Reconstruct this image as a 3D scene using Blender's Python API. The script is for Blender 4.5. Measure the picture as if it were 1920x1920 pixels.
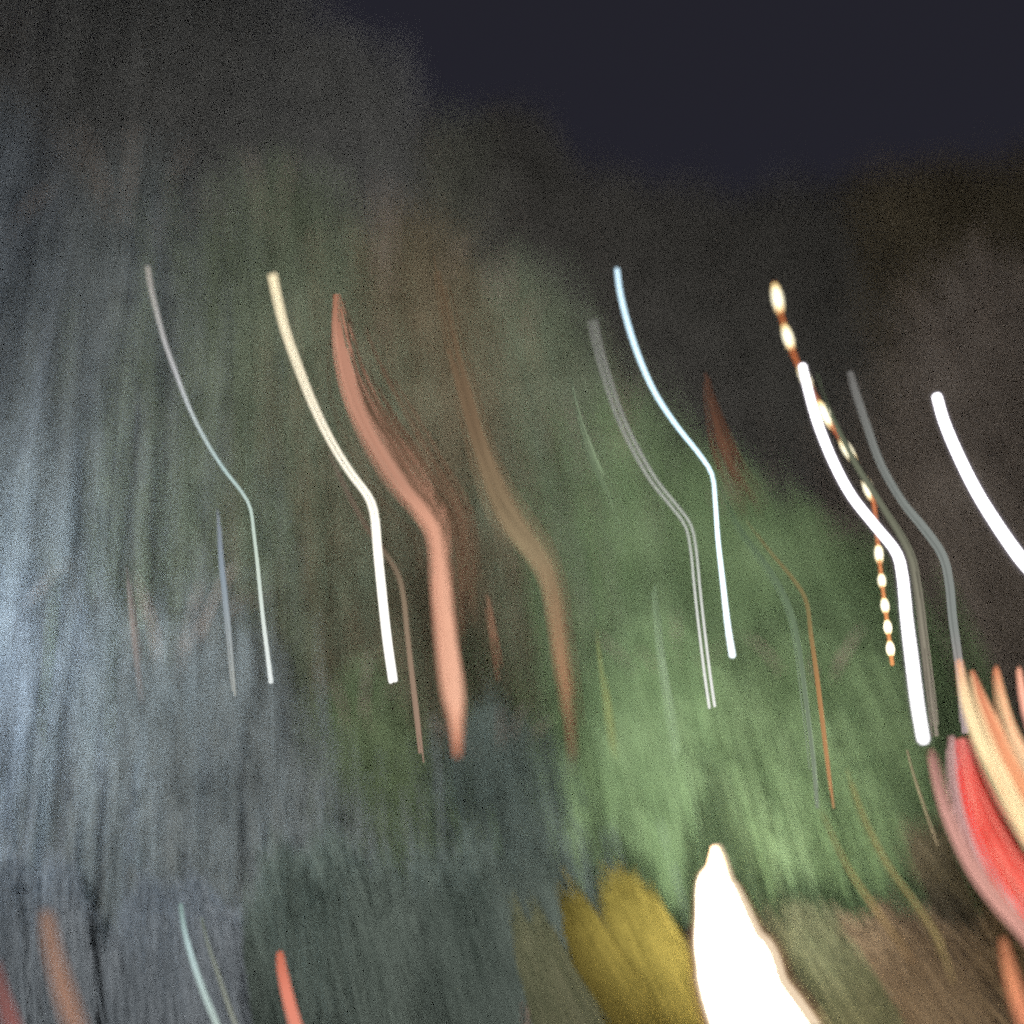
import bpy, math, random
import numpy as np
from mathutils import Vector

for o in list(bpy.data.objects):
    bpy.data.objects.remove(o)
S = bpy.context.scene
COL = S.collection

# ------------------------------------------------------------------ camera
PITCH = math.radians(22.0)
CAMZ = 1.6
LENS = 35.0
FPX = 1920 * LENS / 36.0
cam_d = bpy.data.cameras.new('camera')
cam_d.lens = LENS
cam_d.sensor_width = 36
cam_d.clip_start = 0.05
cam_d.clip_end = 5000
cam = bpy.data.objects.new('camera', cam_d)
COL.objects.link(cam)
cam.location = (0, 0, CAMZ)
cam.rotation_euler = (math.pi / 2 + PITCH, 0, 0)
S.camera = cam
cam_d.dof.use_dof = True
cam_d.dof.focus_distance = 7.9
cam_d.dof.aperture_fstop = 0.105

# ------------------------------------------------------------------ world: night sky with town glow
W = bpy.data.worlds.new('World')
S.world = W
W.use_nodes = True
nt = W.node_tree
nt.nodes.clear()
out = nt.nodes.new('ShaderNodeOutputWorld')
add = nt.nodes.new('ShaderNodeAddShader')
bg1 = nt.nodes.new('ShaderNodeBackground')
bg2 = nt.nodes.new('ShaderNodeBackground')
sky = nt.nodes.new('ShaderNodeTexSky')
sky.sky_type = 'NISHITA'
sky.sun_disc = False
sky.sun_elevation = math.radians(35)
sky.sun_rotation = math.radians(200)
nt.links.new(sky.outputs[0], bg1.inputs[0])
bg1.inputs[1].default_value = 0.0004
bg2.inputs[0].default_value = (0.0165, 0.0160, 0.0235, 1)
bg2.inputs[1].default_value = 1.0
nt.links.new(bg1.outputs[0], add.inputs[0])
nt.links.new(bg2.outputs[0], add.inputs[1])
nt.links.new(add.outputs[0], out.inputs[0])

moon_d = bpy.data.lights.new('moon', 'SUN')
moon_d.energy = 0.02
moon_d.angle = math.radians(0.5)
moon_d.color = (0.85, 0.9, 1.0)
moon = bpy.data.objects.new('moon', moon_d)
COL.objects.link(moon)
moon.rotation_euler = (math.radians(55), 0, math.radians(-20))

S.view_settings.view_transform = 'Standard'
S.view_settings.look = 'None'
S.view_settings.exposure = 0.0
S.view_settings.gamma = 1.0
S.view_settings.use_curve_mapping = False
S.cycles.use_denoising = False
S.cycles.filter_width = 2.4
S.cycles.max_bounces = 2
S.cycles.diffuse_bounces = 1
S.cycles.volume_bounces = 0
S.cycles.transparent_max_bounces = 8
S.cycles.sample_clamp_indirect = 2.0
S.cycles.sample_clamp_direct = 6.0
S.cycles.use_light_tree = True
S.cycles.use_adaptive_sampling = True
S.cycles.adaptive_threshold = 0.05
S.cycles.adaptive_min_samples = 12

# ------------------------------------------------------------------ helpers
CT, ST = math.cos(PITCH), math.sin(PITCH)
def at(px, py, Y):
    """the point at distance Y in front of the viewer on the line through a place in the 1920 px view"""
    u = (px - 960) / FPX
    v = (960 - py) / FPX
    dy = CT - v * ST
    s = Y / dy
    return Vector((u * s, Y, CAMZ + s * (ST + v * CT)))
def scale_at(px, py, Y):
    v = (960 - py) / FPX
    return Y / (CT - v * ST) / FPX          # metres per 1920-view pixel

def tag(o, label=None, cat=None, group=None, kind=None):
    if label: o['label'] = label
    if cat: o['category'] = cat
    if group: o['group'] = group
    if kind: o['kind'] = kind
    return o
def empty(name, loc=(0, 0, 0)):
    o = bpy.data.objects.new(name, None)
    o.empty_display_size = 0.3
    o.location = loc
    COL.objects.link(o)
    return o
def mesh_obj(name, V, F, mat, parent=None, smooth=True, attrs=None):
    """V (n,3), F (m,k) with k 3 or 4; attrs: name -> per-vertex floats"""
    V = np.asarray(V, dtype=np.float32); F = np.asarray(F, dtype=np.int32)
    me = bpy.data.meshes.new(name)
    k = F.shape[1]
    me.vertices.add(len(V)); me.vertices.foreach_set('co', V.ravel())
    me.loops.add(F.size); me.loops.foreach_set('vertex_index', F.ravel())
    me.polygons.add(len(F))
    me.polygons.foreach_set('loop_start', np.arange(0, F.size, k, dtype=np.int32))
    me.polygons.foreach_set('loop_total', np.full(len(F), k, dtype=np.int32))
    if smooth: me.polygons.foreach_set('use_smooth', np.ones(len(F), dtype=bool))
    for n, a in (attrs or {}).items():
        at_ = me.attributes.new(n, 'FLOAT', 'POINT')
        at_.data.foreach_set('value', np.asarray(a, dtype=np.float32))
    me.update(); me.validate()
    me.materials.append(mat)
    o = bpy.data.objects.new(name, me)
    COL.objects.link(o)
    if parent is not None: o.parent = parent
    return o

# ------------------------------------------------------------------ materials
def new_mat(name):
    m = bpy.data.materials.new(name)
    m.use_nodes = True
    t = m.node_tree
    t.nodes.clear()
    return m, t
def foliage_mat(name, c1, c2, c3):
    """leafy colour that varies from strand to strand and leaf to leaf"""
    m, t = new_mat(name)
    N = t.nodes.new; L = t.links.new
    o = N('ShaderNodeOutputMaterial')
    a = N('ShaderNodeAttribute'); a.attribute_name = 'tone'
    g = N('ShaderNodeTexCoord')
    n1 = N('ShaderNodeTexNoise'); n1.inputs['Scale'].default_value = 60; n1.inputs['Detail'].default_value = 1
    n2 = N('ShaderNodeTexNoise'); n2.inputs['Scale'].default_value = 0.9; n2.inputs['Detail'].default_value = 2
    L(g.outputs['Object'], n1.inputs['Vector']); L(g.outputs['Object'], n2.inputs['Vector'])
    r = N('ShaderNodeValToRGB')
    e = r.color_ramp.elements
    e[0].position = 0.18; e[0].color = (*c1, 1)
    e[1].position = 0.85; e[1].color = (*c3, 1)
    x = e.new(0.5); x.color = (*c2, 1)
    m1 = N('ShaderNodeMath'); m1.operation = 'MULTIPLY_ADD'
    L(n1.outputs[0], m1.inputs[0]); m1.inputs[1].default_value = 0.6; m1.inputs[2].default_value = -0.30
    m2 = N('ShaderNodeMath'); m2.operation = 'MULTIPLY_ADD'
    L(n2.outputs[0], m2.inputs[0]); m2.inputs[1].default_value = 0.9; L(m1.outputs[0], m2.inputs[2])
    m3 = N('ShaderNodeMath'); m3.operation = 'MULTIPLY_ADD'
    L(a.outputs['Fac'], m3.inputs[0]); m3.inputs[1].default_value = 0.36; L(m2.outputs[0], m3.inputs[2])
    L(m3.outputs[0], r.inputs[0])
    d = N('ShaderNodeBsdfDiffuse'); tr = N('ShaderNodeBsdfTranslucent')
    L(r.outputs[0], d.inputs[0]); L(r.outputs[0], tr.inputs[0])
    mx = N('ShaderNodeMixShader'); mx.inputs[0].default_value = 0.48
    L(d.outputs[0], mx.inputs[1]); L(tr.outputs[0], mx.inputs[2])
    L(mx.outputs[0], o.inputs[0])
    return m
def bark_mat(name, c1, c2):
    m, t = new_mat(name)
    N = t.nodes.new; L = t.links.new
    o = N('ShaderNodeOutputMaterial'); b = N('ShaderNodeBsdfPrincipled')
    g = N('ShaderNodeTexCoord'); mp = N('ShaderNodeMapping'); mp.inputs['Scale'].default_value = (6, 6, 1.2)
    n = N('ShaderNodeTexNoise'); n.inputs['Scale'].default_value = 4; n.inputs['Detail'].default_value = 6
    L(g.outputs['Object'], mp.inputs[0]); L(mp.outputs[0], n.inputs['Vector'])
    r = N('ShaderNodeValToRGB'); r.color_ramp.elements[0].position = 0.35; r.color_ramp.elements[1].position = 0.7
    r.color_ramp.elements[0].color = (*c1, 1); r.color_ramp.elements[1].color = (*c2, 1)
    L(n.outputs[0], r.inputs[0]); L(r.outputs[0], b.inputs['Base Color'])
    b.inputs['Roughness'].default_value = 0.9
    bu = N('ShaderNodeBump'); bu.inputs['Strength'].default_value = 0.6
    L(n.outputs[0], bu.inputs['Height']); L(bu.outputs[0], b.inputs['Normal'])
    L(b.outputs[0], o.inputs[0])
    return m
def glow_mat(name, stops, strength, fine=0.0, alt=None):
    """light given off along a light trail: colour stops over its length (0 upper end, 1 lower end)"""
    m, t = new_mat(name)
    N = t.nodes.new; L = t.links.new
    o = N('ShaderNodeOutputMaterial'); e = N('ShaderNodeEmission')
    a = N('ShaderNodeAttribute'); a.attribute_name = 'along'
    r = N('ShaderNodeValToRGB')
    el = r.color_ramp.elements
    el[0].position = stops[0][0]; el[0].color = (*stops[0][1], 1)
    el[1].position = stops[-1][0]; el[1].color = (*stops[-1][1], 1)
    for p, c in stops[1:-1]:
        q = el.new(p); q.color = (*c, 1)
    L(a.outputs['Fac'], r.inputs[0]); L(r.outputs[0], e.inputs[0])
    if fine > 0:
        b = N('ShaderNodeAttribute'); b.attribute_name = 'tone'
        ma = N('ShaderNodeMath'); ma.operation = 'MULTIPLY_ADD'
        L(b.outputs['Fac'], ma.inputs[0]); ma.inputs[1].default_value = 2 * fine * strength
        ma.inputs[2].default_value = strength * (1 - fine)
        L(ma.outputs[0], e.inputs[1])
        if alt:      # some fibres of a bundle have another colour
            fr = N('ShaderNodeMath'); fr.operation = 'MULTIPLY'; fr.inputs[1].default_value = 7.31
            f2 = N('ShaderNodeMath'); f2.operation = 'FRACT'; f3 = N('ShaderNodeMath'); f3.operation = 'POWER'; f3.inputs[1].default_value = 2.6
            L(b.outputs['Fac'], fr.inputs[0]); L(fr.outputs[0], f2.inputs[0]); L(f2.outputs[0], f3.inputs[0])
            mc = N('ShaderNodeMix'); mc.data_type = 'RGBA'
            L(f3.outputs[0], mc.inputs[0]); L(r.outputs[0], mc.inputs[6]); mc.inputs[7].default_value = (*alt, 1)
            L(mc.outputs[2], e.inputs[0])
    else:
        e.inputs[1].default_value = strength
    L(e.outputs[0], o.inputs[0])
    if strength < 4.0: m.cycles.emission_sampling = 'NONE'
    return m

FOL = {
 'green':  foliage_mat('leaf_green',  (0.026, 0.040, 0.020), (0.070, 0.106, 0.052), (0.116, 0.162, 0.088)),
 'deep':   foliage_mat('leaf_deep_green', (0.018, 0.026, 0.014), (0.052, 0.072, 0.038), (0.088, 0.115, 0.064)),
 'umber':  foliage_mat('leaf_umber',  (0.022, 0.020, 0.013), (0.066, 0.056, 0.036), (0.108, 0.092, 0.062)),
 'slate':  foliage_mat('leaf_slate',  (0.017, 0.024, 0.020), (0.044, 0.057, 0.050), (0.074, 0.093, 0.082)),
 'sage':   foliage_mat('leaf_sage',   (0.032, 0.036, 0.028), (0.082, 0.088, 0.070), (0.135, 0.142, 0.116)),
 'taupe':  foliage_mat('leaf_taupe',  (0.030, 0.025, 0.021), (0.085, 0.072, 0.061), (0.140, 0.121, 0.104)),
 'shade':  foliage_mat('leaf_shade',  (0.018, 0.018, 0.016), (0.046, 0.046, 0.042), (0.082, 0.080, 0.074)),
 'moss':   foliage_mat('leaf_moss',   (0.026, 0.034, 0.022), (0.070, 0.086, 0.058), (0.116, 0.138, 0.098)),
 'fog':    foliage_mat('leaf_fog',    (0.030, 0.036, 0.036), (0.074, 0.085, 0.085), (0.120, 0.135, 0.134)),
 'ash':    foliage_mat('leaf_ash',    (0.040, 0.042, 0.041), (0.105, 0.109, 0.106), (0.170, 0.174, 0.168)),
 'olive':  foliage_mat('leaf_olive',  (0.022, 0.026, 0.016), (0.062, 0.068, 0.040), (0.105, 0.105, 0.065)),
 'dark':   foliage_mat('leaf_dark',   (0.030, 0.032, 0.030), (0.075, 0.078, 0.072), (0.130, 0.130, 0.120)),
 'brown':  foliage_mat('leaf_brown',  (0.030, 0.022, 0.015), (0.085, 0.062, 0.042), (0.145, 0.110, 0.076)),
 'grey':   foliage_mat('leaf_silver', (0.032, 0.039, 0.045), (0.080, 0.094, 0.106), (0.130, 0.148, 0.163)),
 'yellow': foliage_mat('leaf_yellow', (0.016, 0.013, 0.003), (0.060, 0.049, 0.012), (0.118, 0.094, 0.024)),
}
BARK = bark_mat('bark', (0.030, 0.022, 0.016), (0.085, 0.065, 0.050))

# ------------------------------------------------------------------ the hillside
def hill(x, y):
    x = np.asarray(x, dtype=float); y = np.asarray(y, dtype=float)
    t = np.clip((y - 9.0) / 17.0, 0, 1)
    h = t * t * (3 - 2 * t) * 9.0
    back = np.clip((y - 30) / 300.0, 0, 1)
    h = h + back * 4
    h = h + 0.18 * np.sin(x * 0.7 + 1.3) * np.sin(y * 0.55) * np.clip(y / 10, 0, 1)
    h = h * (1 - np.clip((np.abs(x) - 60) / 300.0, 0, 1))
    return h
def grid_axis(lo, hi, fine_lo, fine_hi, step):
    a = list(np.arange(fine_lo, fine_hi + 1e-6, step))
    s = step
    while a[-1] < hi:
        s *= 1.35; a.append(a[-1] + s)
    s = step
    while a[0] > lo:
        s *= 1.35; a.insert(0, a[0] - s)
    return np.array(a)
gx = grid_axis(-500, 500, -16, 16, 0.4); gy = grid_axis(-500, 500, 2, 32, 0.4)
X, Y_ = np.meshgrid(gx, gy)
rng = np.random.default_rng(3)
Z = hill(X, Y_) + rng.normal(0, 0.02, X.shape)
nV = np.stack([X, Y_, Z], -1).reshape(-1, 3)
nx_, ny_ = len(gx), len(gy)
idx = np.arange(nx_ * ny_).reshape(ny_, nx_)
Fq = np.stack([idx[:-1, :-1], idx[:-1, 1:], idx[1:, 1:], idx[1:, :-1]], -1).reshape(-1, 4)
gm, gt = new_mat('hillside_soil')
N = gt.nodes.new; L = gt.links.new
o_ = N('ShaderNodeOutputMaterial'); b_ = N('ShaderNodeBsdfPrincipled'); b_.inputs['Roughness'].default_value = 1
tc = N('ShaderNodeTexCoord'); no = N('ShaderNodeTexNoise'); no.inputs['Scale'].default_value = 1.5; no.inputs['Detail'].default_value = 10
L(tc.outputs['Object'], no.inputs['Vector'])
cr = N('ShaderNodeValToRGB'); cr.color_ramp.elements[0].color = (0.025, 0.028, 0.014, 1); cr.color_ramp.elements[1].color = (0.10, 0.085, 0.055, 1)
cr.color_ramp.elements[0].position = 0.35; cr.color_ramp.elements[1].position = 0.7
L(no.outputs[0], cr.inputs[0]); L(cr.outputs[0], b_.inputs['Base Color'])
bp = N('ShaderNodeBump'); bp.inputs['Distance'].default_value = 0.05
L(no.outputs[0], bp.inputs['Height']); L(bp.outputs[0], b_.inputs['Normal']); L(b_.outputs[0], o_.inputs[0])
tag(mesh_obj('hillside', nV, Fq, gm), kind='structure')

# ------------------------------------------------------------------ trees
def tube_rings(P, R, sides=10, caps=True):
    """P (n,3) centre line, R (n,) radii -> V, F, along"""
    P = np.asarray(P, float); R = np.asarray(R, float)
    n = len(P)
    T = np.gradient(P, axis=0); T /= np.linalg.norm(T, axis=1)[:, None] + 1e-9
    ref = np.array([0, 1.0, 0.0])
    A = np.cross(T, ref); A /= np.linalg.norm(A, axis=1)[:, None] + 1e-9
    B = np.cross(T, A)
    th = np.linspace(0, 2 * np.pi, sides, endpoint=False)
    V = P[:, None, :] + R[:, None, None] * (np.cos(th)[None, :, None] * A[:, None, :] + np.sin(th)[None, :, None] * B[:, None, :])
    V = V.reshape(-1, 3)
    i = np.arange(n - 1)[:, None] * sides
    j = np.arange(sides)[None, :]
    j2 = (j + 1) % sides
    F = np.stack([i + j, i + j2, i + sides + j2, i + sides + j], -1).reshape(-1, 4)
    s = np.concatenate([[0], np.cumsum(np.linalg.norm(np.diff(P, axis=0), axis=1))]); s /= s[-1] + 1e-9
    return V, F, np.repeat(s, sides)

def ribbons(P, Wd, tone, seed):
    """P (n,k,3) strands -> ribbon mesh; Wd (n,k) widths"""
    n, k, _ = P.shape
    r = np.random.default_rng(seed)
    ang = r.uniform(-0.6, 0.6, n)
    side = np.stack([np.cos(ang), np.sin(ang), np.zeros(n)], -1)[:, None, :]
    V = np.stack([P - side * Wd[..., None] / 2, P + side * Wd[..., None] / 2], 2).reshape(-1, 3)
    base = (np.arange(n) * k * 2)[:, None] + (np.arange(k - 1) * 2)[None, :]
    F = np.stack([base, base + 1, base + 3, base + 2], -1).reshape(-1, 4)
    return V, F, np.repeat(tone, k * 2)

def make_tree(name, label, px, top, depth, rpx, mat, seed, n_str=5000, n_leaf=6000, lean=0.25, bottom=None, strand=(1.4, 3.2), cat='tree', group='weeping trees on the dark hillside', flat=0.8, fade=1.3, soft=False):
    soft = fade < 1.0
    r = np.random.default_rng(seed)
    tp = at(px, top, depth)
    sc = scale_at(px, top, depth)
    R = rpx * sc
    gz = float(hill(tp.x, depth))
    if bottom is not None:
        gz = min(gz, at(px, bottom, depth).z)
    gz_t = float(hill(tp.x, depth))
    H = tp.z - gz_t
    root = empty(name, (tp.x, depth, gz_t - 0.1))
    tag(root, label, cat, group)
    # trunk and limbs: one tapered, forking mesh
    Vs, Fs, off = [], [], 0
    def add_limb(P, Rr, sides=8):
        nonlocal off
        v, f, _ = tube_rings(P, Rr, sides)
        Vs.append(v); Fs.append(f + off); off += len(v)
    ht = H * 0.62
    tr = max(0.05, min(0.22, H * 0.022))
    zz = np.linspace(0, ht, 8)
    P = np.stack([0.12 * np.sin(zz * 0.9 + seed), 0.1 * np.cos(zz * 0.8), zz], -1)
    P[:, :2] -= P[0, :2]
    add_limb(P, np.linspace(tr, tr * 0.5, 8))
    for k in range(9):
        a = 2 * math.pi * k / 9 + r.uniform(-0.3, 0.3)
        t = np.linspace(0, 1, 6)[:, None]
        z0 = ht * r.uniform(0.7, 1.0)
        st = np.array([np.interp(z0, zz, P[:, 0]), np.interp(z0, zz, P[:, 1]), z0])
        en = np.array([math.cos(a) * R * r.uniform(0.4, 0.75), math.sin(a) * R * 0.6, H * r.uniform(0.78, 0.95)])
        mid = (st + en) / 2 + np.array([0, 0, 0.12 * H])
        Q = (1 - t) ** 2 * st + 2 * t * (1 - t) * mid + t ** 2 * en
        add_limb(Q, np.linspace(tr * 0.4, 0.012, 6), 6)
    mesh_obj('trunk', np.concatenate(Vs), np.concatenate(Fs), BARK, root)
    # crown: hanging leafy strands from a lumpy dome plus loose leaves at its skin
    def dome(n):
        a = r.uniform(0, 2 * np.pi, n)
        rr = np.minimum(np.abs(r.normal(0, 0.62, n)), 1.5) if soft else np.sqrt(r.uniform(0, 1, n))
        lump = 1 + 0.16 * np.sin(3 * a + seed) + 0.10 * np.sin(7 * a + 2 * seed) + r.normal(0, 0.16, n)
        x = np.cos(a) * rr * R * lump; y = np.sin(a) * rr * R * 0.75 * lump
        dz = R * flat * (1 - np.sqrt(np.clip(1 - np.minimum(rr, 1) ** 2, 0, 1)))
        z = H - dz - np.abs(r.normal(0, 0.18 * R, n)) - 0.12 * R * (1 + np.sin(2.3 * x / R * 3 + seed)) * 0.5
        return x, y, z
    n = n_str
    x, y, z = dome(n)
    drop = r.uniform(0, 1, n) ** fade
    z = z + r.normal(0, 0.20 * R, n) * (drop > 0.08) - drop * np.maximum(z - 0.6, 0.2) * 0.75
    k = 5
    t = np.linspace(0, 1, k)[None, :]
    ln = r.uniform(*strand, n)
    ln = np.minimum(ln, np.maximum(z + 0.05, 0.4))[:, None]
    bend = lean * r.normal(1.0, 0.25, n)[:, None]
    dx = bend * ln * (1.15 * t - 0.35 * t ** 2)
    ph = r.uniform(0, 6.3, n)[:, None]
    dx = dx + 0.015 * np.sin(ph + 5 * t)
    Pz = z[:, None] - ln * t
    Px = x[:, None] + dx
    Py = y[:, None] - 0.10 * ln * t + 0.03 * np.sin(ph * 2 + 4 * t)
    Pst = np.stack([Px, Py, Pz], -1)
    wd = (r.uniform(0.006, 0.018, n) * depth / 14.0)[:, None] * (0.45 + 0.9 * np.sin(np.pi * (0.12 + 0.8 * t)))
    tone = r.uniform(0, 1, n)
    V1, F1, t1 = ribbons(Pst, wd, tone, seed)
    # leaves
    m = n_leaf
    x, y, z = dome(m)
    z = z - (r.uniform(0, 1, m) ** (1.7 * fade)) * H * 0.55 + r.normal(0, 0.07 * R, m)
    z = np.maximum(z, 0.1)
    c = np.stack([x + r.normal(0, 0.06 * R, m), y, z], -1)
    d1 = r.normal(0, 1, (m, 3)); d1 /= np.linalg.norm(d1, axis=1)[:, None]
    d2 = np.cross(d1, r.normal(0, 1, (m, 3))); d2 /= np.linalg.norm(d2, axis=1)[:, None]
    s1 = (r.uniform(0.025, 0.06, m) * depth / 16)[:, None]; s2 = s1 * 0.5
    V2 = np.stack([c - d1 * s1, c + d2 * s2, c + d1 * s1, c - d2 * s2], 1).reshape(-1, 3)
    F2 = (np.arange(m * 4).reshape(m, 4)) + len(V1)
    t2 = np.repeat(r.uniform(0, 1, m), 4)
    mesh_obj('crown', np.concatenate([V1, V2]), np.concatenate([F1, F2]), FOL[mat], root, smooth=False, attrs={'tone': np.concatenate([t1, t2])})
    return root

T = make_tree
# ridge, farthest
T('weeping_tree', 'tallest dark tree filling the upper left corner', 120, -330, 20, 400, 'ash', 1, 7000, 16000, 0.18)
T('weeping_tree', 'tall dark tree whose top leaves the frame beside the open sky', 370, -150, 20.5, 230, 'ash', 2, 6000, 14000, 0.18)
T('weeping_tree', 'dark tree on the slope where the treeline drops from the top edge', 630, 60, 21, 140, 'ash', 3, 4500, 9000, 0.2)
T('weeping_tree', 'small thin tree with lacy top in the dip of the treeline', 830, 190, 22, 110, 'sage', 4, 1500, 2200, 0.2)
T('weeping_tree', 'pointed dark tree standing up right of the lacy treetop', 950, 190, 22, 120, 'shade', 5, 4000, 7000, 0.2, flat=1.3)
T('weeping_tree', 'dark ridge tree just right of the pointed treetop', 1110, 318, 23, 170, 'shade', 6, 5000, 8000, 0.2)
T('weeping_tree', 'dark ridge tree at the lowest dip of the treeline', 1310, 350, 23.5, 190, 'shade', 7, 5000, 8000, 0.2)
T('weeping_tree', 'dark ridge tree above the beaded orange light', 1510, 335, 23.5, 180, 'shade', 8, 5000, 8000, 0.2)
T('weeping_tree', 'brownish dark ridge tree rising toward the right edge', 1700, 298, 22.5, 160, 'umber', 9, 5000, 9000, 0.2)
T('weeping_tree', 'brownish dark tree cut by the right edge below the sky', 1890, 280, 22, 180, 'umber', 10, 5000, 9000, 0.2)
# middle of the slope
T('weeping_tree', 'pale grey misty tree at the left edge', 10, 130, 15, 270, 'grey', 11, 14000, 6000, 0.12, fade=0.5, flat=1.3, strand=(2, 4.5))
T('weeping_tree', 'grey green tree behind the thin leftmost line of light', 300, 220, 15.5, 230, 'fog', 12, 13000, 5000, 0.16, fade=0.5, flat=1.3, strand=(2, 4.5))
T('weeping_tree', 'olive tree behind the cream trail of light', 540, 240, 16, 220, 'moss', 13, 12000, 5000, 0.2, fade=0.55, flat=1.3, strand=(2, 4.5))
T('weeping_tree', 'brown tree behind the wide pink band of light', 760, 330, 16.5, 200, 'umber', 14, 9000, 5000, 0.22, fade=0.55, flat=1.3, strand=(2, 4.5))
T('weeping_tree', 'olive brown tree between the pink band and the double white lines', 950, 440, 17, 190, 'moss', 15, 9000, 5000, 0.22, fade=0.6, flat=1.3, strand=(2, 4))
T('weeping_tree', 'green tree behind the thin double white line of light', 1130, 680, 16.5, 180, 'green', 16, 9000, 4000, 0.2, fade=0.6, flat=1.2, strand=(2, 4))
T('weeping_tree', 'bright green tree behind the bluish white trail of light', 1330, 840, 16, 190, 'green', 17, 9000, 4000, 0.2, fade=0.75, flat=1.0, strand=(2, 4))
T('weeping_tree', 'green tree left of the beaded orange light', 1500, 940, 16.5, 150, 'green', 18, 9000, 4000, 0.25, fade=0.75, flat=1.0, strand=(2, 4))
T('weeping_tree', 'dark brown tree behind the thickest white trails of light', 1810, 430, 17.5, 230, 'taupe', 19, 10000, 5000, 0.25, fade=0.7, flat=1.2, strand=(2, 4))
# lower slope
T('weeping_tree', 'low silvery tree veiled in mist at the lower left edge', 60, 960, 12.9, 240, 'grey', 21, 14000, 2500, 0.14, fade=0.42, flat=1.2, strand=(1.2, 2.6))
T('weeping_tree', 'low bluish grey tree below the thin leftmost line of light', 380, 1020, 13.0, 240, 'fog', 22, 14000, 2500, 0.16, fade=0.42, flat=1.2, strand=(1.2, 2.6))
T('weeping_tree', 'narrow green tree below the cream trail of light', 680, 1200, 13.2, 150, 'deep', 23, 6000, 1500, 0.14, fade=0.6, flat=1.5, strand=(1.5, 3))
T('weeping_tree', 'dark olive tree below the wide pink band of light', 920, 1280, 13.2, 190, 'slate', 24, 9000, 1500, 0.18, fade=0.6, flat=1.3, strand=(1.5, 3))
T('weeping_tree', 'bright green tree rising over the big glowing smear', 1240, 1120, 13.5, 200, 'green', 25, 13000, 2000, 0.17, fade=0.7, flat=1.1, strand=(1.6, 3.2))
T('weeping_tree', 'yellowish green tree between the big smear and the thick white trail', 1510, 1150, 13.5, 190, 'green', 26, 13000, 2000, 0.28, fade=0.7, flat=1.1, strand=(1.6, 3.2))

# ------------------------------------------------------------------ low shrubs along the foot of the slope
def make_shrub(label, px, top, depth, rpx, mat, seed, n=5000, lean=0.3, group='low shrubs at the foot of the slope', strand=(0.4, 1.1), rag=0.05):
    """a fountain shrub: arching leafy canes from one root"""
    r = np.random.default_rng(seed)
    tp = at(px, top, depth); sc = scale_at(px, top, depth); R = rpx * sc
    gz = float(hill(tp.x, depth)); H = max(tp.z - gz, 0.35)
    root = empty('shrub', (tp.x, depth, gz - 0.03))
    tag(root, label, 'shrub', group)
    Vs, Fs, off = [], [], 0
    for k in range(9):
        a = r.uniform(0, 6.28); t = np.linspace(0, 0.6, 5)[:, None]
        e = np.array([math.cos(a) * R * 0.5, math.sin(a) * R * 0.4, H * 0.8])
        Q = np.array([math.cos(a), math.sin(a), 0]) * 0.04 + t * e * np.array([1, 1, 1]) + np.array([0, 0, 0.1]) * t * (1 - t)
        v, f, _ = tube_rings(Q, np.linspace(0.018, 0.006, 5), 5)
        Vs.append(v); Fs.append(f + off); off += len(v)
    mesh_obj('stem', np.concatenate(Vs), np.concatenate(Fs), BARK, root)
    a = r.uniform(0, 6.28, n); rr = np.sqrt(r.uniform(0, 1, n))
    x = np.cos(a) * rr * R * (1 + 0.15 * np.sin(4 * a + seed)); y = np.sin(a) * rr * R * 0.6
    z = H * (np.clip(1 - rr ** 4, 0, 1) ** 0.25 * 0.8 + 0.2) - np.abs(r.normal(0, 0.10 * H, n))
    z = z * (1 - 0.7 * r.uniform(0, 1, n) ** 1.6) * r.normal(0.95, 0.07, n) + rag * H * np.sin(9 * x / R + seed)
    t = np.linspace(0, 1, 6)[None, :]
    ln = np.minimum(r.uniform(*strand, n), z + 0.1)[:, None]
    bend = lean * r.normal(1, 0.2, n)[:, None]
    P = np.stack([x[:, None] + bend * ln * (t + 0.25 * t ** 2) + lean * 0.9 * (H - z[:, None]), y[:, None] - 0.12 * ln * t, z[:, None] - ln * t], -1)
    wd = (r.uniform(0.006, 0.016, n))[:, None] * (0.4 + 0.9 * np.sin(np.pi * (0.12 + 0.8 * t))) * depth / 11
    V, F, tn = ribbons(P, wd, r.uniform(0, 1, n), seed)
    mesh_obj('foliage', V, F, FOL[mat], root, smooth=False, attrs={'tone': tn})
    return root
make_shrub('narrow yellow shrub left of the wider yellow one', 1066, 1660, 10.6, 44, 'yellow', 31, 3600, 0.42, strand=(0.7, 1.5), rag=0.0)
make_shrub('wide yellow shrub just left of the big glowing smear', 1158, 1622, 10.8, 60, 'yellow', 32, 6000, 0.42, strand=(0.7, 1.5), rag=0.0)
make_shrub('olive shrub right of the big glowing smear', 1490, 1680, 11, 110, 'olive', 33, 6000, 0.5)
make_shrub('reddish brown shrub under the pink band of light', 1660, 1690, 10.8, 120, 'brown', 34, 7000, 0.55)
make_shrub('olive brown shrub behind the pale pink band of light', 1800, 1520, 11.6, 150, 'umber', 40, 9000, 0.5)
make_shrub('brown shrub in the lower right corner', 1880, 1700, 10.5, 110, 'brown', 35, 6000, 0.55)
make_shrub('dull olive shrub at the bottom edge left of the yellow ones', 985, 1700, 10.4, 60, 'olive', 42, 5000, 0.4)
make_shrub('dim grey shrub in the lower left corner', 60, 1600, 10.2, 130, 'grey', 36, 9000, 0.22)
make_shrub('pale grey green shrub behind the short white line low on the left', 330, 1640, 10.4, 130, 'grey', 37, 9000, 0.25)
make_shrub('dark shrub behind the short orange light at the bottom edge', 600, 1560, 10.5, 150, 'slate', 38, 9000, 0.25)
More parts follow.
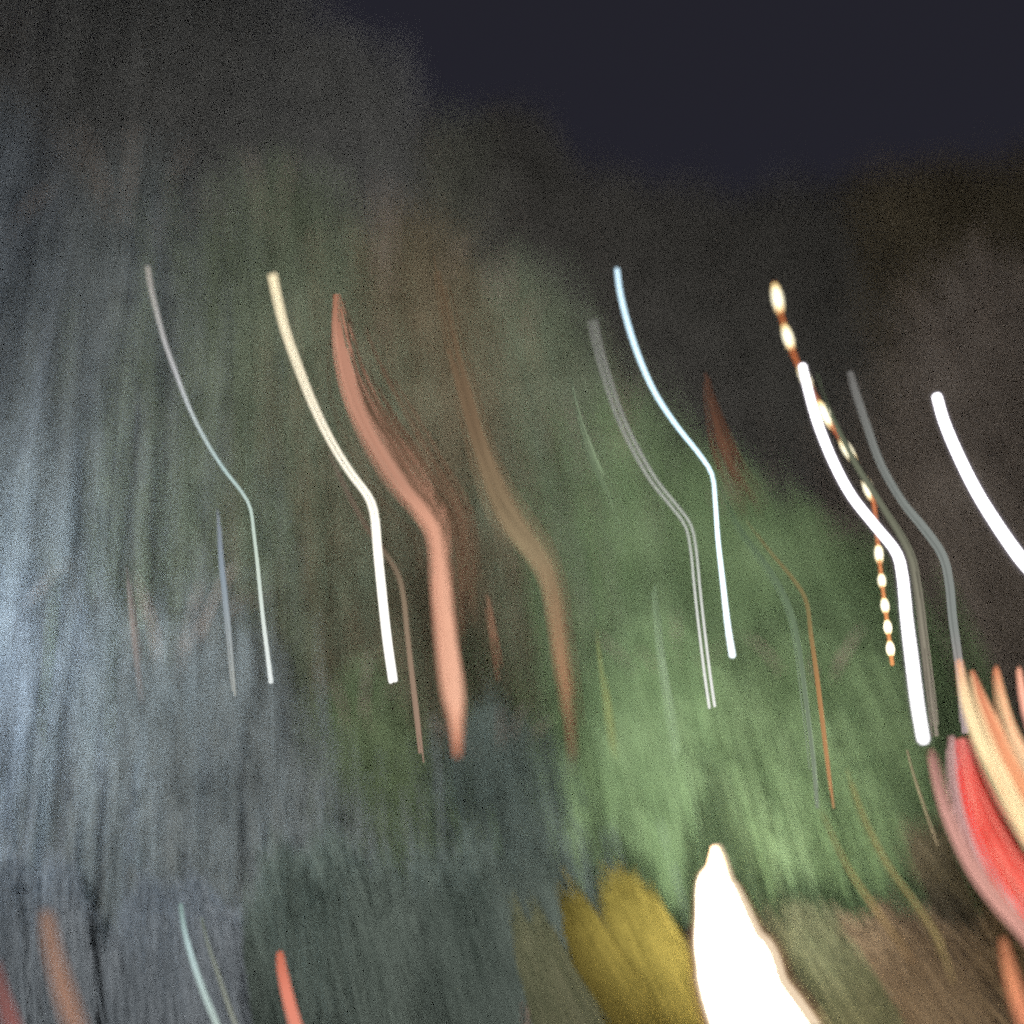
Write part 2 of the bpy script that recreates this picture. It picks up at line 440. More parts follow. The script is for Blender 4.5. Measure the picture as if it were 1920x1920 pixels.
make_shrub('dark green shrub left of the narrow yellow shrub', 880, 1570, 10.9, 150, 'slate', 39, 9000, 0.3)

# ------------------------------------------------------------------ light trails from camera shake, modelled as glowing solids
DK = 0.68      # the trails hang well in front of the slope
GLOW_GROUP = 'camera-shake light trails over the hillside'
def smooth_path(pts, n):
    """pts: (px, py, width) -> Catmull-Rom resampled"""
    p = np.array(pts, float)
    q = np.concatenate([2 * p[:1] - p[1:2], p, 2 * p[-1:] - p[-2:-1]])
    d = np.concatenate([[0], np.cumsum(np.linalg.norm(np.diff(p[:, :2], axis=0), axis=1))])
    u = np.linspace(0, d[-1], n)
    out = []
    for s in u:
        i = min(np.searchsorted(d, s, side='right') - 1, len(p) - 2)
        t = (s - d[i]) / (d[i + 1] - d[i])
        a, b, c, e = q[i], q[i + 1], q[i + 2], q[i + 3]
        out.append(0.5 * (2 * b + (c - a) * t + (2 * a - 5 * b + 4 * c - e) * t ** 2 + (-a + 3 * b - 3 * c + e) * t ** 3))
    return np.array(out)
def to_world(path, depth, slope=0.0):
    """slope: metres that the lower end comes nearer than the upper"""
    n = len(path)
    P = []; R = []
    for i, (x, y, w) in enumerate(path):
        Yd = depth - slope * i / (n - 1)
        P.append(at(x, y, Yd)); R.append(max(w, 2.0) * scale_at(x, y, Yd) / 2)
    return np.array(P), np.array(R)
def tube_mesh(name, pts, depth, mat, parent=None, slope=0.6, n=44, sides=12, cap=True, origin=None):
    depth *= DK; slope *= DK
    P, R = to_world(smooth_path(pts, n), depth, slope)
    if cap:      # round the ends
        def endcap(p, d, r):
            return [p + d * r * 0.95, p + d * r * 0.75, p + d * r * 0.4], [r * 0.15, r * 0.66, r * 0.92]
        d0 = P[0] - P[1]; d0 /= np.linalg.norm(d0); d1 = P[-1] - P[-2]; d1 /= np.linalg.norm(d1)
        a, ar = endcap(P[0], d0, R[0]); b, br = endcap(P[-1], d1, R[-1])
        P = np.concatenate([a, P, b[::-1]]); R = np.concatenate([ar, R, br[::-1]])
    org = np.array(origin) if origin is not None else P[-1]
    V, F, s = tube_rings(P - org, R, sides)
    k = len(V); V = np.concatenate([V, [P[0] - org, P[-1] - org]])
    o = mesh_obj(name, V, F, mat, parent, attrs={'along': np.concatenate([s, [0, 1]])})
    if parent is None: o.location = org
    return o
def fibre_mesh(name, pts, depth, mat, count, seed, slope=0.6, n=36, fw=3.0, jitter=25, fade=0.15, origin=None, parent=None, dk=None, late=0.0):
    """one soft light trail drawn as many thin glowing fibres side by side"""
    r = np.random.default_rng(seed)
    depth *= dk or DK; slope *= dk or DK
    base = smooth_path(pts, n)
    Vs, Fs, At, Tn = [], [], [], []; off = 0
    org = None
    for k in range(count):
        q = r.normal(0, 0.30)
        q = max(-0.8, min(0.8, q))
        i0 = int((r.uniform(0, fade) + late * (k % 2) * r.uniform(0.6, 1.15)) * n); i1 = n - int(r.uniform(0, fade) * n)
        p = base[i0:i1].copy()
        dv = np.gradient(p[:, :2], axis=0); dv /= np.linalg.norm(dv, axis=1)[:, None]
        nrm = np.stack([-dv[:, 1], dv[:, 0]], -1)
        wob = 0.04 * np.sin(np.linspace(0, 5, len(p)) + r.uniform(0, 6))
        p[:, :2] -= nrm * (p[:, 2] * (q + wob))[:, None]
        p[:, 2] = fw * r.uniform(0.5, 1.3) * np.sin(np.pi * np.linspace(0.08, 0.92, len(p))) ** 0.5
        P, R = to_world(p, depth + r.normal(0, 0.35) * abs(base[:, 2]).mean() * scale_at(*base[0, :2], depth), slope)
        if org is None: org = np.array(origin) if origin is not None else np.array(at(base[-1, 0], base[-1, 1], depth - slope))
        v, f, s = tube_rings(P - org, R, 5)
        s = (i0 + s * (i1 - i0)) / n
        Vs.append(v); Fs.append(f + off); off += len(v); At.append(s); Tn.append(np.full(len(v), r.uniform(0, 1)))
    o = mesh_obj(name, np.concatenate(Vs), np.concatenate(Fs), mat, parent, attrs={'along': np.concatenate(At), 'tone': np.concatenate(Tn)})
    if parent is None: o.location = org
    return o
def lin(r, g, b):
    f = lambda c: (c / 255 / 12.92) if c <= 10 else ((c / 255 + 0.055) / 1.055) ** 2.4
    return (f(r), f(g), f(b))
def wpts(w, *xy):
    if not isinstance(w, (list, tuple)): w = [w, w]
    ws = np.interp(np.linspace(0, 1, len(xy)), np.linspace(0, 1, len(w)), w)
    return [(x, y, q) for (x, y), q in zip(xy, ws)]
def glow(label, o):
    return tag(o, label, 'light', GLOW_GROUP)

BENT = None
# leftmost thin line
glow('thinnest long pale line of light, leftmost of the long bent ones',
     tube_mesh('light_trail', wpts([6.5, 6, 5.5, 8], (277, 502), (283, 540), (295, 590), (310, 645), (330, 700), (355, 765), (385, 825), (420, 880), (455, 925), (470, 955), (476, 1000), (483, 1060), (492, 1150), (502, 1230), (508, 1278)), 11.5,
     glow_mat('pale_line_glow', [(0, lin(185, 178, 168)), (0.3, lin(205, 206, 208)), (0.55, lin(185, 208, 205)), (0.75, lin(205, 220, 205)), (1, lin(240, 246, 244))], 1.0)))
# cream pair
root = empty('light_trail', at(737, 1280, 11.2 * DK)); glow('thick bent cream trail of light left of the wide pink band', root)
cm = glow_mat('cream_trail_glow', [(0, (1.0, 0.84, 0.54)), (0.45, (1.0, 0.91, 0.72)), (0.6, (1, 0.95, 0.80)), (1, (1, 0.98, 0.94))], 1.3)
xy = [(511, 516), (520, 560), (535, 620), (560, 690), (590, 765), (625, 835), (660, 890), (690, 930), (702, 965), (708, 1030), (716, 1110), (726, 1200), (737, 1276)]
for s in (-1, 1):
    tube_mesh('trail_line', [(x + s * 4.0, y - s * 1.2, w) for (x, y, w) in wpts([6.5, 6, 5.6, 7, 9, 9], *xy)], 11.8, cm, root, origin=at(737, 1280, 11.2 * DK))
# wide pink band
pk = [(x, y, w * 0.74) for (x, y, w) in [(630, 552, 14), (638, 630, 46), (656, 710, 66), (692, 795, 78), (745, 885, 84), (800, 958, 66), (820, 1010, 48), (826, 1100, 44), (836, 1200, 44), (847, 1290, 46), (854, 1360, 30), (857, 1418, 12)]]
glow('wide soft pink band of light with pointed ends beside the cream trail',
     fibre_mesh('soft_light_trail', pk, 12.2, glow_mat('pink_band_glow', [(0, lin(140, 98, 76)), (0.12, lin(188, 138, 116)), (0.45, lin(186, 142, 120)), (0.56, lin(230, 172, 144)), (0.9, lin(255, 196, 165)), (1, lin(210, 130, 98))], 1.05, 0.2, lin(178, 124, 102)), 80, 5, fw=3.0, fade=0.14, dk=0.53, late=0.5))
glow('faint wide brownish haze of light along the right side of the pink band',
     fibre_mesh('soft_light_trail', [(650, 560, 30), (668, 640, 80), (690, 720, 110), (730, 800, 120), (785, 890, 120), (840, 965, 110), (855, 1040, 100), (862, 1130, 90), (870, 1210, 70)], 12.6,
     glow_mat('brown_haze_glow', [(0, lin(80, 64, 52)), (0.5, lin(112, 86, 68)), (1, lin(112, 84, 66))], 1.0, 0.3), 22, 61, fw=3.4, fade=0.35, dk=0.50))
# faint tan band
tn = [(815, 480, 12), (830, 560, 22), (848, 650, 26), (870, 730, 26), (895, 820, 28), (922, 900, 36), (955, 970, 46), (1000, 1030, 44), (1030, 1090, 34), (1045, 1180, 30), (1058, 1280, 30), (1068, 1370, 28), (1075, 1450, 18)]
glow('faint tan bent band of light between the pink band and the grey double line',
     fibre_mesh('soft_light_trail', tn, 13.0, glow_mat('tan_band_glow', [(0, lin(92, 76, 58)), (0.35, lin(118, 98, 76)), (0.6, lin(152, 134, 104)), (0.85, lin(160, 122, 92)), (1, lin(115, 85, 68))], 1.0, 0.35), 46, 6, fw=3.0, fade=0.45, dk=0.49))
# grey double line
root = empty('light_trail', at(1335, 1326, 11.3 * DK)); glow('grey double line of light left of the bluish white trail', root)
gd = glow_mat('grey_double_glow', [(0, lin(140, 140, 135)), (0.35, lin(165, 165, 160)), (0.62, lin(190, 195, 185)), (1, lin(250, 250, 245))], 1.0)
xy = [(1111, 602), (1120, 645), (1135, 700), (1160, 775), (1190, 840), (1225, 900), (1265, 950), (1290, 985), (1300, 1030), (1308, 1110), (1317, 1190), (1327, 1270), (1335, 1325)]
for s in (-1, 1):
    tube_mesh('trail_line', [(x + s * 5.0, y - s * 1.5, w) for (x, y, w) in wpts([4.5, 5, 4.5, 5], *xy)], 11.9, gd, root, origin=at(1335, 1326, 11.3 * DK))
# bluish white
glow('bluish white bent trail of light right of the grey double line',
     tube_mesh('light_trail', wpts([7.5, 9.5, 8.5, 7.5, 9.5, 13], (1157, 506), (1163, 550), (1178, 610), (1200, 675), (1230, 740), (1270, 800), (1310, 850), (1335, 890), (1341, 940), (1346, 1010), (1355, 1090), (1364, 1170), (1373, 1228)), 11.4,
     glow_mat('blue_white_glow', [(0, (0.62, 0.85, 1.0)), (0.5, (0.62, 0.88, 1.0)), (1, (0.85, 0.95, 1.0))], 1.6)))
# beaded orange
root = empty('beaded_trail', at(1673, 1246, 11.9 * DK)); glow('orange trail of light with cream beads, crossing behind the thick white trail', root)
OB = at(1673, 1246, 11.9 * DK)
xy = [(1452, 532), (1463, 585), (1480, 640), (1495, 680), (1540, 765), (1590, 845), (1632, 920), (1643, 985), (1648, 1040), (1656, 1110), (1665, 1180), (1673, 1245)]
cordp = wpts([5, 6, 6, 6, 6, 7], *xy)
tube_mesh('thin_trail', cordp, 12.5, glow_mat('orange_trail_glow', [(0, lin(215, 120, 60)), (0.5, lin(205, 110, 75)), (1, lin(235, 160, 100))], 1.1), root, origin=OB)
sp = smooth_path(cordp, 200)
bead_m = glow_mat('cream_bead_glow', [(0, lin(255, 215, 130)), (0.35, (1.0, 0.92, 0.66)), (0.65, (1.0, 0.92, 0.66)), (1, lin(255, 205, 120))], 2.2)
for (y0, y1, w) in ((536, 586, 21), (612, 655, 19), (690, 728, 19), (755, 803, 20), (824, 866, 19), (896, 938, 20), (1022, 1056, 18), (1076, 1102, 17), (1122, 1150, 18), (1163, 1190, 18), (1203, 1231, 19)):
    x0 = np.interp(y0, sp[:, 1], sp[:, 0]); x1 = np.interp(y1, sp[:, 1], sp[:, 0])
    n = 9
    f = np.linspace(0, 1, n)
    i0 = 0.6 * (y0 - 532) / (1245 - 532); dsl = 12.5 - i0
    pts = [(x0 + (x1 - x0) * t, y0 + (y1 - y0) * t, max(2.5, w * 0.8 * math.sin(math.pi * (0.1 + 0.8 * t)) ** 0.7)) for t in f]
    tube_mesh('trail_bead', pts, dsl, bead_m, root, slope=0.02, n=12, sides=12, origin=OB)
# thick white
def halo_mat(name, color, strength, clear):
    """halo of a bright light put in as a shell: mostly clear, glowing faintly"""
    m, t = new_mat(name); N = t.nodes.new; L = t.links.new
    o = N('ShaderNodeOutputMaterial'); e = N('ShaderNodeEmission'); tr = N('ShaderNodeBsdfTransparent'); mx = N('ShaderNodeMixShader')
    e.inputs[0].default_value = (*color, 1); e.inputs[1].default_value = strength; mx.inputs[0].default_value = 1 - clear
    L(tr.outputs[0], mx.inputs[1]); L(e.outputs[0], mx.inputs[2]); L(mx.outputs[0], o.inputs[0])
    m.cycles.emission_sampling = 'NONE'
    return m
HALO = [halo_mat('halo_inner', (0.80, 0.74, 0.95), 0.5, 0.88), halo_mat('halo_outer', (0.8, 0.72, 0.72), 0.35, 0.95)]  # halo around the thick white trails, built as faint glowing shells
def haloed(label, pts, depth):
    org = at(pts[-1][0], pts[-1][1], (depth - 0.6) * DK)
    root = empty('light_trail', org); glow(label, root)
    rod = tube_mesh('trail_line', pts, depth, WH, root, origin=org)
    for m, k in zip(HALO, (1.3, 1.75)):
        tube_mesh('halo_shell', [(x, y, w * k) for (x, y, w) in pts], depth, m, root, origin=org)
WH = glow_mat('white_trail_glow', [(0, (0.98, 0.95, 1.0)), (1, (1.0, 0.97, 1.0))], 3.0)
haloed('thick bent white trail of light crossed by the beaded orange one', wpts([15, 17, 18, 18, 20, 22, 20], (1505, 688), (1515, 730), (1532, 790), (1562, 865), (1597, 930), (1642, 987), (1680, 1035), (1692, 1080), (1700, 1160), (1710, 1240), (1720, 1320), (1731, 1385)), 11.0)
haloed('thick white trail of light cut by the right edge', wpts([18, 20, 22, 24, 26, 27], (1757, 745), (1770, 790), (1795, 850), (1830, 920), (1870, 985), (1912, 1045), (1955, 1100), (1972, 1180), (1985, 1290), (2000, 1420)), 10.8)
# faint grey to the right of it
glow('dim grey bent line of light between the two thick white trails',
     fibre_mesh('soft_light_trail', [(1592, 697, 8), (1605, 740, 9), (1625, 800, 9), (1650, 870, 9), (1690, 940, 9), (1730, 990, 11), (1765, 1040, 11), (1778, 1090, 11), (1785, 1160, 11), (1795, 1230, 11), (1803, 1300, 11), (1808, 1375, 12)], 11.6,
     glow_mat('dim_grey_glow', [(0, lin(120, 118, 115)), (0.4, lin(135, 140, 135)), (0.75, lin(140, 145, 140)), (1, lin(185, 165, 165))], 1.0, 0.3), 12, 8, fw=4, fade=0.04))
glow('dim greenish thin line of light along the right side of the thick white trail',
     fibre_mesh('soft_light_trail', [(1530, 700, 8), (1550, 760, 10), (1600, 860, 10), (1650, 940, 10), (1705, 1030, 14), (1722, 1100, 14), (1735, 1200, 14), (1748, 1300, 16), (1757, 1380, 16)], 11.7,
     glow_mat('dim_green_glow', [(0, lin(85, 95, 75)), (0.5, lin(105, 105, 90)), (1, lin(150, 140, 125))], 1.0, 0.4), 10, 9, fw=4, fade=0.3))
# reddish faint
glow('faint reddish forked streak of light above the green tree',
     fibre_mesh('soft_light_trail', [(1322, 700, 10), (1332, 760, 24), (1348, 820, 40), (1372, 880, 50), (1400, 930, 56), (1422, 972, 50)], 12.8,
     glow_mat('dim_red_glow', [(0, lin(85, 58, 46)), (0.5, lin(98, 68, 52)), (1, lin(82, 66, 52))], 1.0, 0.4), 22, 10, fw=3.0, fade=0.4, dk=0.49))
glow('dim grey green line of light curving down through the bright green tree',
     fibre_mesh('soft_light_trail', [(1345, 905, 8), (1370, 960, 10), (1400, 1010, 12), (1450, 1080, 14), (1480, 1140, 14), (1495, 1200, 14), (1505, 1270, 14), (1515, 1350, 14), (1525, 1430, 14), (1533, 1515, 14)], 12.0,
     glow_mat('dim_jade_glow', [(0, lin(95, 115, 85)), (0.5, lin(125, 145, 115)), (1, lin(150, 162, 140))], 1.0, 0.3), 9, 11, fw=4.5, fade=0.15))
glow('thin orange line of light beside the dim grey green one',
     fibre_mesh('soft_light_trail', [(1400, 975, 5), (1440, 1030, 7), (1490, 1090, 9), (1512, 1130, 9), (1520, 1190, 9), (1530, 1260, 9), (1540, 1340, 9), (1551, 1430, 8), (1562, 1515, 5)], 11.9,
     glow_mat('thin_orange_glow', [(0, lin(115, 115, 80)), (0.4, lin(140, 125, 85)), (0.6, lin(180, 135, 90)), (1, lin(205, 150, 105))], 0.85, 0.2), 5, 12, fw=3.6, fade=0.08))
# left faint
glow('dim bluish short line of light left of the thinnest long pale one',
     fibre_mesh('soft_light_trail', [(408, 955, 6), (412, 1040, 8), (418, 1100, 8), (427, 1190, 9), (433, 1260, 9), (438, 1305, 7)], 11.8,
     glow_mat('dim_blue_glow', [(0, lin(125, 132, 140)), (0.4, lin(140, 152, 162)), (1, lin(165, 168, 162))], 1.0, 0.25), 5, 13, fw=4.5, fade=0.1))
glow('dim tan line of light between the cream trail and the pink band',
     fibre_mesh('soft_light_trail', [(618, 850, 7), (650, 920, 9), (685, 985, 10), (720, 1035, 10), (745, 1075, 10), (756, 1120, 10), (763, 1190, 10), (772, 1270, 11), (781, 1345, 12), (791, 1430, 10)], 12.3,
     glow_mat('dim_tan_glow', [(0, lin(112, 100, 88)), (0.3, lin(100, 86, 72)), (0.55, lin(135, 118, 98)), (1, lin(160, 132, 115))], 1.0, 0.25), 7, 14, fw=4.2, fade=0.1))
# low left
glow('short white line of light at the bottom edge, left of a thinner grey one',
     tube_mesh('light_trail', wpts([7, 10, 10], (339, 1697), (345, 1740), (358, 1790), (378, 1850), (400, 1905), (425, 1965)), 11.4,
     glow_mat('low_white_glow', [(0, lin(130, 155, 150)), (0.3, lin(185, 208, 208)), (1, lin(190, 205, 195))], 1.0), slope=0.2))
glow('short thin grey line of light at the bottom edge beside the white one',
     tube_mesh('light_trail', wpts([5, 7, 7], (378, 1722), (390, 1770), (410, 1830), (430, 1890), (458, 1965)), 11.5,
     glow_mat('low_grey_glow', [(0, lin(110, 118, 110)), (1, lin(155, 158, 145))], 1.0), slope=0.2))
glow('soft brownish orange band of light near the lower left corner',
     fibre_mesh('soft_light_trail', [(86, 1708, 18), (93, 1760, 24), (104, 1810, 26), (120, 1870, 30), (145, 1950, 34)], 9.8,
     glow_mat('rust_glow', [(0, lin(140, 110, 94)), (1, lin(162, 124, 105))], 1.0, 0.25), 18, 15, fw=4, fade=0.06, slope=0.2, dk=0.62))
glow('short bright orange red trail of light at the bottom edge',
     tube_mesh('light_trail', wpts([13, 20, 22, 26], (525, 1790), (529, 1820), (540, 1870), (555, 1925), (568, 1970)), 11.2,
     glow_mat('coral_glow', [(0, lin(200, 112, 88)), (0.4, lin(230, 138, 115)), (1, lin(232, 148, 125))], 1.0), slope=0.2))
glow('dull pink band of light in the extreme lower left corner',
     fibre_mesh('soft_light_trail', [(-6, 1800, 14), (2, 1850, 26), (15, 1900, 36), (35, 1960, 44)], 9.8,
     glow_mat('dull_pink_glow', [(0, lin(110, 82, 80)), (1, lin(150, 95, 90))], 1.0, 0.25), 14, 16, fw=5, fade=0.1, slope=0.2))
# lower right cluster
def cluster(label, pts, depth, stops, st, cnt, seed, fw, fade=0.06, alt=None):
    pts = [(x, y, w * 0.62) for (x, y, w) in pts]
    return glow(label, fibre_mesh('soft_light_trail', pts, depth, glow_mat('cluster_glow', stops, st, 0.45, alt), int(cnt * 1.15), seed, fw=fw * 0.55, fade=fade, slope=0.3, dk=0.67))
cluster('pale pink band of light curving from below the thick white trail to the right edge', [(1745, 1405, 22), (1765, 1490, 30), (1790, 1560, 32), (1825, 1630, 36), (1870, 1690, 40), (1912, 1735, 44), (1960, 1790, 46)], 10.2,
        [(0, lin(170, 125, 115)), (0.3, lin(215, 160, 148)), (1, lin(225, 165, 150))], 1.0, 30, 41, 6, alt=lin(150, 105, 95))
cluster('wide red band of light at the right edge', [(1803, 1385, 30), (1820, 1460, 52), (1850, 1540, 74), (1890, 1615, 90), (1940, 1690, 100), (1990, 1760, 100)], 10.4,
        [(0, lin(200, 85, 85)), (0.2, lin(225, 52, 46)), (1, lin(240, 80, 66))], 1.0, 70, 42, 5.5, alt=lin(250, 165, 145))
cluster('dull mauve band of light between the pale pink and the red bands', [(1785, 1380, 20), (1800, 1470, 44), (1825, 1560, 56), (1860, 1630, 56), (1910, 1700, 60), (1960, 1760, 60)], 10.6,
        [(0, lin(125, 95, 88)), (0.4, lin(165, 118, 115)), (1, lin(190, 110, 100))], 1.0, 44, 43, 6, alt=lin(215, 175, 170))
cluster('bright cream band of light, leftmost of the upright flames at the right edge', [(1798, 1238, 8), (1812, 1310, 20), (1840, 1390, 28), (1870, 1450, 34), (1905, 1518, 38), (1950, 1600, 40)], 10.0,
        [(0, lin(240, 175, 140)), (0.2, lin(255, 225, 175)), (1, lin(255, 240, 185))], 1.3, 34, 44, 6, alt=lin(235, 150, 105))
cluster('orange band of light right of the bright cream one', [(1822, 1258, 8), (1840, 1310, 22), (1868, 1375, 34), (1900, 1440, 42), (1950, 1530, 46)], 10.2,
        [(0, lin(205, 120, 90)), (0.3, lin(240, 150, 110)), (1, lin(250, 165, 115))], 1.0, 30, 45, 6, alt=lin(255, 215, 165))
cluster('slim cream and orange band of light near the right edge', [(1867, 1250, 8), (1877, 1310, 20), (1893, 1365, 26), (1915, 1410, 30), (1955, 1480, 34)], 10.1,
        [(0, lin(230, 150, 110)), (0.3, lin(255, 215, 165)), (1, lin(255, 225, 180))], 1.15, 22, 46, 6, alt=lin(225, 120, 85))
cluster('pink flame of light touching the right edge above the others', [(1910, 1250, 8), (1918, 1300, 18), (1932, 1350, 26), (1955, 1410, 30)], 10.1,
        [(0, lin(240, 170, 140)), (1, lin(245, 180, 165))], 1.1, 18, 47, 6)
cluster('soft orange band of light low on the right edge', [(1880, 1760, 14), (1893, 1815, 28), (1912, 1880, 38), (1940, 1960, 46)], 9.9,
        [(0, lin(190, 125, 90)), (0.4, lin(235, 155, 112)), (1, lin(235, 150, 115))], 1.0, 26, 48, 6, alt=lin(200, 115, 85))
cluster('hair thin tan line of light crossing the shrubs right of the big smear', [(1540, 1520, 5), (1570, 1590, 7), (1600, 1645, 7), (1645, 1710, 7), (1690, 1775, 7), (1715, 1810, 4)], 10.3,
        [(0, lin(135, 130, 85)), (0.6, lin(185, 158, 100)), (1, lin(165, 130, 95))], 1.0, 4, 49, 4)
cluster('dim tan line of light left of the pale pink band', [(1585, 1430, 8), (1620, 1530, 14), (1665, 1620, 16), (1715, 1690, 18), (1760, 1760, 20), (1790, 1840, 20)], 10.5,
        [(0, lin(140, 135, 85)), (1, lin(155, 135, 90))], 1.0, 9, 50, 4, 0.35)

cluster('hair thin pale tan line of light just left of the pale pink band', [(1698, 1395, 4), (1712, 1450, 6), (1735, 1520, 7), (1760, 1590, 6)], 11.5, [(0, lin(150, 140, 110)), (1, lin(165, 145, 115))], 1.0, 3, 51, 4, 0.2)
cluster('faint pinkish tan upright streak in the grey mist on the left', [(236, 1040, 14), (248, 1130, 22), (258, 1220, 24), (268, 1320, 18)], 10.3, [(0, lin(130, 124, 124)), (0.5, lin(150, 138, 132)), (1, lin(132, 128, 128))], 1.0, 5, 52, 7, 0.45)
cluster('faint reddish brown streak right of the wide pink band', [(900, 1050, 12), (914, 1130, 18), (926, 1200, 20), (938, 1275, 16)], 10.3, [(0, lin(105, 84, 68)), (0.6, lin(130, 96, 76)), (1, lin(140, 98, 78))], 1.0, 5, 53, 6, 0.4)
cluster('faint pale green streak left of the grey double line', [(1066, 690, 12), (1080, 760, 24), (1105, 840, 30), (1140, 920, 30), (1165, 990, 24)], 10.3, [(0, lin(95, 105, 88)), (0.5, lin(125, 140, 112)), (1, lin(135, 158, 118))], 1.0, 7, 54, 6, 0.45)
cluster('faint grey green upright streak below the grey double line', [(1212, 1010, 8), (1228, 1120, 14), (1240, 1230, 16), (1258, 1340, 18), (1275, 1450, 14)], 10.3, [(0, lin(140, 165, 130)), (0.5, lin(160, 180, 148)), (1, lin(160, 182, 145))], 1.0, 5, 55, 6, 0.4)
cluster('faint yellowish upright streak in the dark below the tan band', [(1120, 1180, 8), (1136, 1290, 14), (1150, 1390, 16), (1170, 1490, 12)], 10.3, [(0, lin(130, 140, 92)), (0.5, lin(146, 154, 100)), (1, lin(135, 145, 98))], 1.0, 5, 56, 6, 0.4)

# ------------------------------------------------------------------ smear of a bright shopfront, built as a glowing solid on a stand
LD = 10.0
prof = [(1588, 1340, 5), (1608, 1342, 12), (1630, 1343, 19), (1650, 1340, 30), (1668, 1341, 36), (1720, 1352, 49), (1770, 1362, 62), (1810, 1377, 74), (1870, 1394, 78), (1930, 1424, 88), (1975, 1448, 94)]
base_p = at(1456, 1990, LD)
gz = float(hill(base_p.x, LD))
root = empty('light_smear', (base_p.x, LD, gz)); tag(root, 'big leaning warm white smear of light with pointed top at the bottom edge', 'smear')
prof = [(y, x, w) for (x, y, w) in smooth_path([(x, y, w) for (y, x, w) in prof], 40)]
P = np.array([at(x, y, LD) for (y, x, w) in prof]); R = np.array([w * 0.93 * scale_at(x, y, LD) for (y, x, w) in prof])
V, F, s = tube_rings(P - np.array([base_p.x, LD, gz]), R, 28)
mesh_obj('smear_body', V, F, glow_mat('smear_glow', [(0, lin(250, 190, 150)), (0.10, lin(255, 200, 150)), (0.2, (1.0, 0.83, 0.62)), (1, (1.0, 0.83, 0.60))], 18.0), root, attrs={'along': s})
for k, m in ((1.04, halo_mat('amber_glow', (1.0, 0.84, 0.62), 1.3, 0.62)), (1.09, halo_mat('amber_glow_middle', (1.0, 0.74, 0.48), 1.1, 0.80)), (1.15, halo_mat('amber_glow_outer', (0.95, 0.52, 0.28), 0.6, 0.92)), (1.27, halo_mat('amber_glow_rim', (0.95, 0.52, 0.28), 0.6, 0.94))):  # warm fringe of the smear, put in as glowing shells
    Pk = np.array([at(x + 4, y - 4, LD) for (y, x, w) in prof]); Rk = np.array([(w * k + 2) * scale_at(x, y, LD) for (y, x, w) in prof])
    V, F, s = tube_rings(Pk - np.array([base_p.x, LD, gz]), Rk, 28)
    mesh_obj('rim_glow', V, F, m, root)
bp_ = np.array([[0, 0, -0.05], [0, 0, 0.03], [0, 0, 0.06], [0, 0, max(0.1, P[-1][2] - gz)]])
V, F, s = tube_rings(bp_ + np.array([[0, 0, 0]] * 4), np.array([0.5, 0.5, 0.42, 0.40]), 28)
mesh_obj('base', V, F, BARK, root)  # made-up stand that carries the smear

# ------------------------------------------------------------------ assumed unseen street lamp, added beyond the left edge for the glow there
LY = 10.4
lp = at(-400, 1120, LY)
gz = float(hill(lp.x, LY))
root = empty('assumed_street_lamp', (lp.x, LY, gz)); tag(root, 'assumed cool white street lamp added just outside the left edge', 'assumed street lamp')
mm, mt_ = new_mat('lamp_metal'); b = mt_.nodes.new('ShaderNodeBsdfPrincipled'); o_ = mt_.nodes.new('ShaderNodeOutputMaterial')
b.inputs['Base Color'].default_value = (0.12, 0.12, 0.13, 1); b.inputs['Metallic'].default_value = 0.8; b.inputs['Roughness'].default_value = 0.5
mt_.links.new(b.outputs[0], o_.inputs[0])
hz = lp.z - gz
V, F, s = tube_rings(np.array([[0, 0, 0], [0, 0, 0.25], [0, 0, 0.3], [0, 0, hz - 0.28], [0, 0, hz - 0.2]]), np.array([0.13, 0.12, 0.06, 0.045, 0.09]), 14)
mesh_obj('post', V, F, mm, root)
a = np.linspace(0.05, math.pi - 0.05, 10)
V, F, s = tube_rings(np.stack([0 * a, 0 * a, hz - 0.2 * np.cos(a)], -1), 0.2 * np.sin(a), 20)
mesh_obj('globe', V, F, glow_mat('globe_glow', [(0, (0.76, 0.87, 1.0)), (1, (0.76, 0.87, 1.0))], 4300.0), root, attrs={'along': s})
V, F, s = tube_rings(np.array([[0, 0, hz + 0.17], [0, 0, hz + 0.2], [0, 0, hz + 0.27]]), np.array([0.14, 0.1, 0.01]), 14)
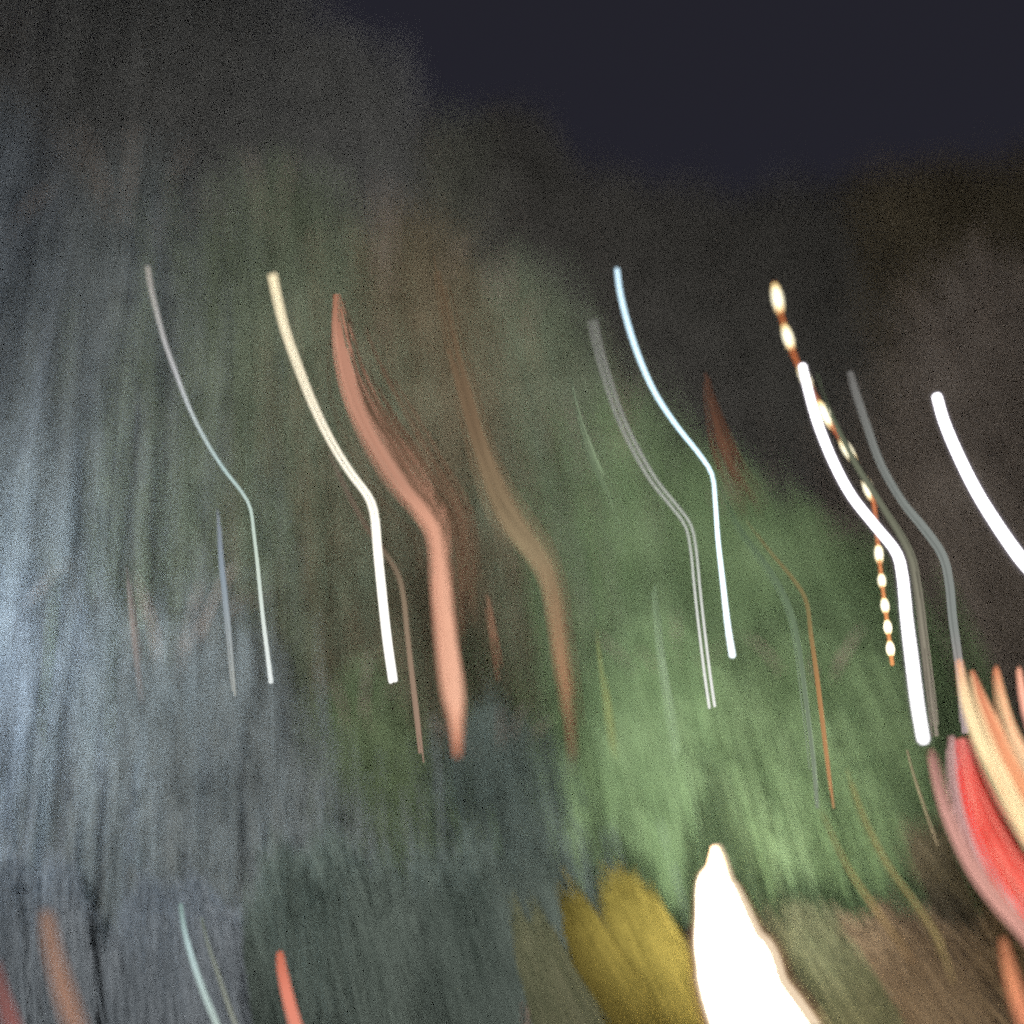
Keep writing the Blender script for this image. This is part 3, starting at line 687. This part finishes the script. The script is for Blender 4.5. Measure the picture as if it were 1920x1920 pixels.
mesh_obj('cap', V, F, mm, root)

# ------------------------------------------------------------------ unseen fill lamps added to brighten the slope
def fill_lamp(label, loc, target, power, color, cone, blend=1.0, mast=0.35, size=0.09):
    gz = float(hill(loc[0], loc[1]))
    root = empty('fill_lamp', (loc[0], loc[1], gz)); tag(root, label, 'fill_lamp', 'unseen fill lamps added to light the slope')
    d = (Vector(target) - Vector((loc[0], loc[1], gz + mast))).normalized()
    V, F, s_ = tube_rings(np.array([[0, 0, -0.02], [0, 0, 0.03], [0, 0, 0.04], [0, 0, mast - 0.13]]), np.array([0.10, 0.10, 0.03, 0.02]), 12)
    mesh_obj('stand', V, F, mm, root)
    c = np.array([0, 0, mast]); dn = np.array(d)
    V, F, s_ = tube_rings(np.array([c - dn * 0.14, c - dn * 0.12, c + dn * 0.06, c + dn * 0.09]), np.array([0.3, 0.85, 1.3, 1.42]) * size, 16)
    mesh_obj('housing', V, F, mm, root)
    V, F, s_ = tube_rings(np.array([c + dn * 0.050, c + dn * 0.055]), np.array([1.2 * size, 0.001]), 16)
    mesh_obj('lens', V, F, glow_mat('fill_lens', [(0, color), (1, color)], 3.5), root, attrs={'along': s_})
    ld = bpy.data.lights.new('fill_lamp_light', 'SPOT'); ld.energy = power; ld.color = color
    ld.spot_size = math.radians(cone); ld.spot_blend = blend; ld.shadow_soft_size = size
    lo = bpy.data.objects.new('bulb', ld); COL.objects.link(lo); lo.parent = root
    lo.location = c + dn * 0.12
    lo.rotation_euler = d.to_track_quat('-Z', 'Y').to_euler()
fill_lamp('added fill lamp below the frame aimed up at the bright green trees', (1.2, 6.3), at(1345, 1400, 13.5), 8600, (0.97, 0.97, 0.88), 50)
fill_lamp('added warm fill lamp below the frame aimed at the shrubs on the right', (1.9, 7.2), at(1780, 1560, 12), 1500, (1.0, 0.88, 0.62), 80)
fill_lamp('added wide fill lamp on a mast behind the viewer aimed at the whole slope', (-1.5, -4.0), at(820, 640, 17), 80000, (1.0, 0.96, 0.93), 100, 1.0, 3.5, 0.9)
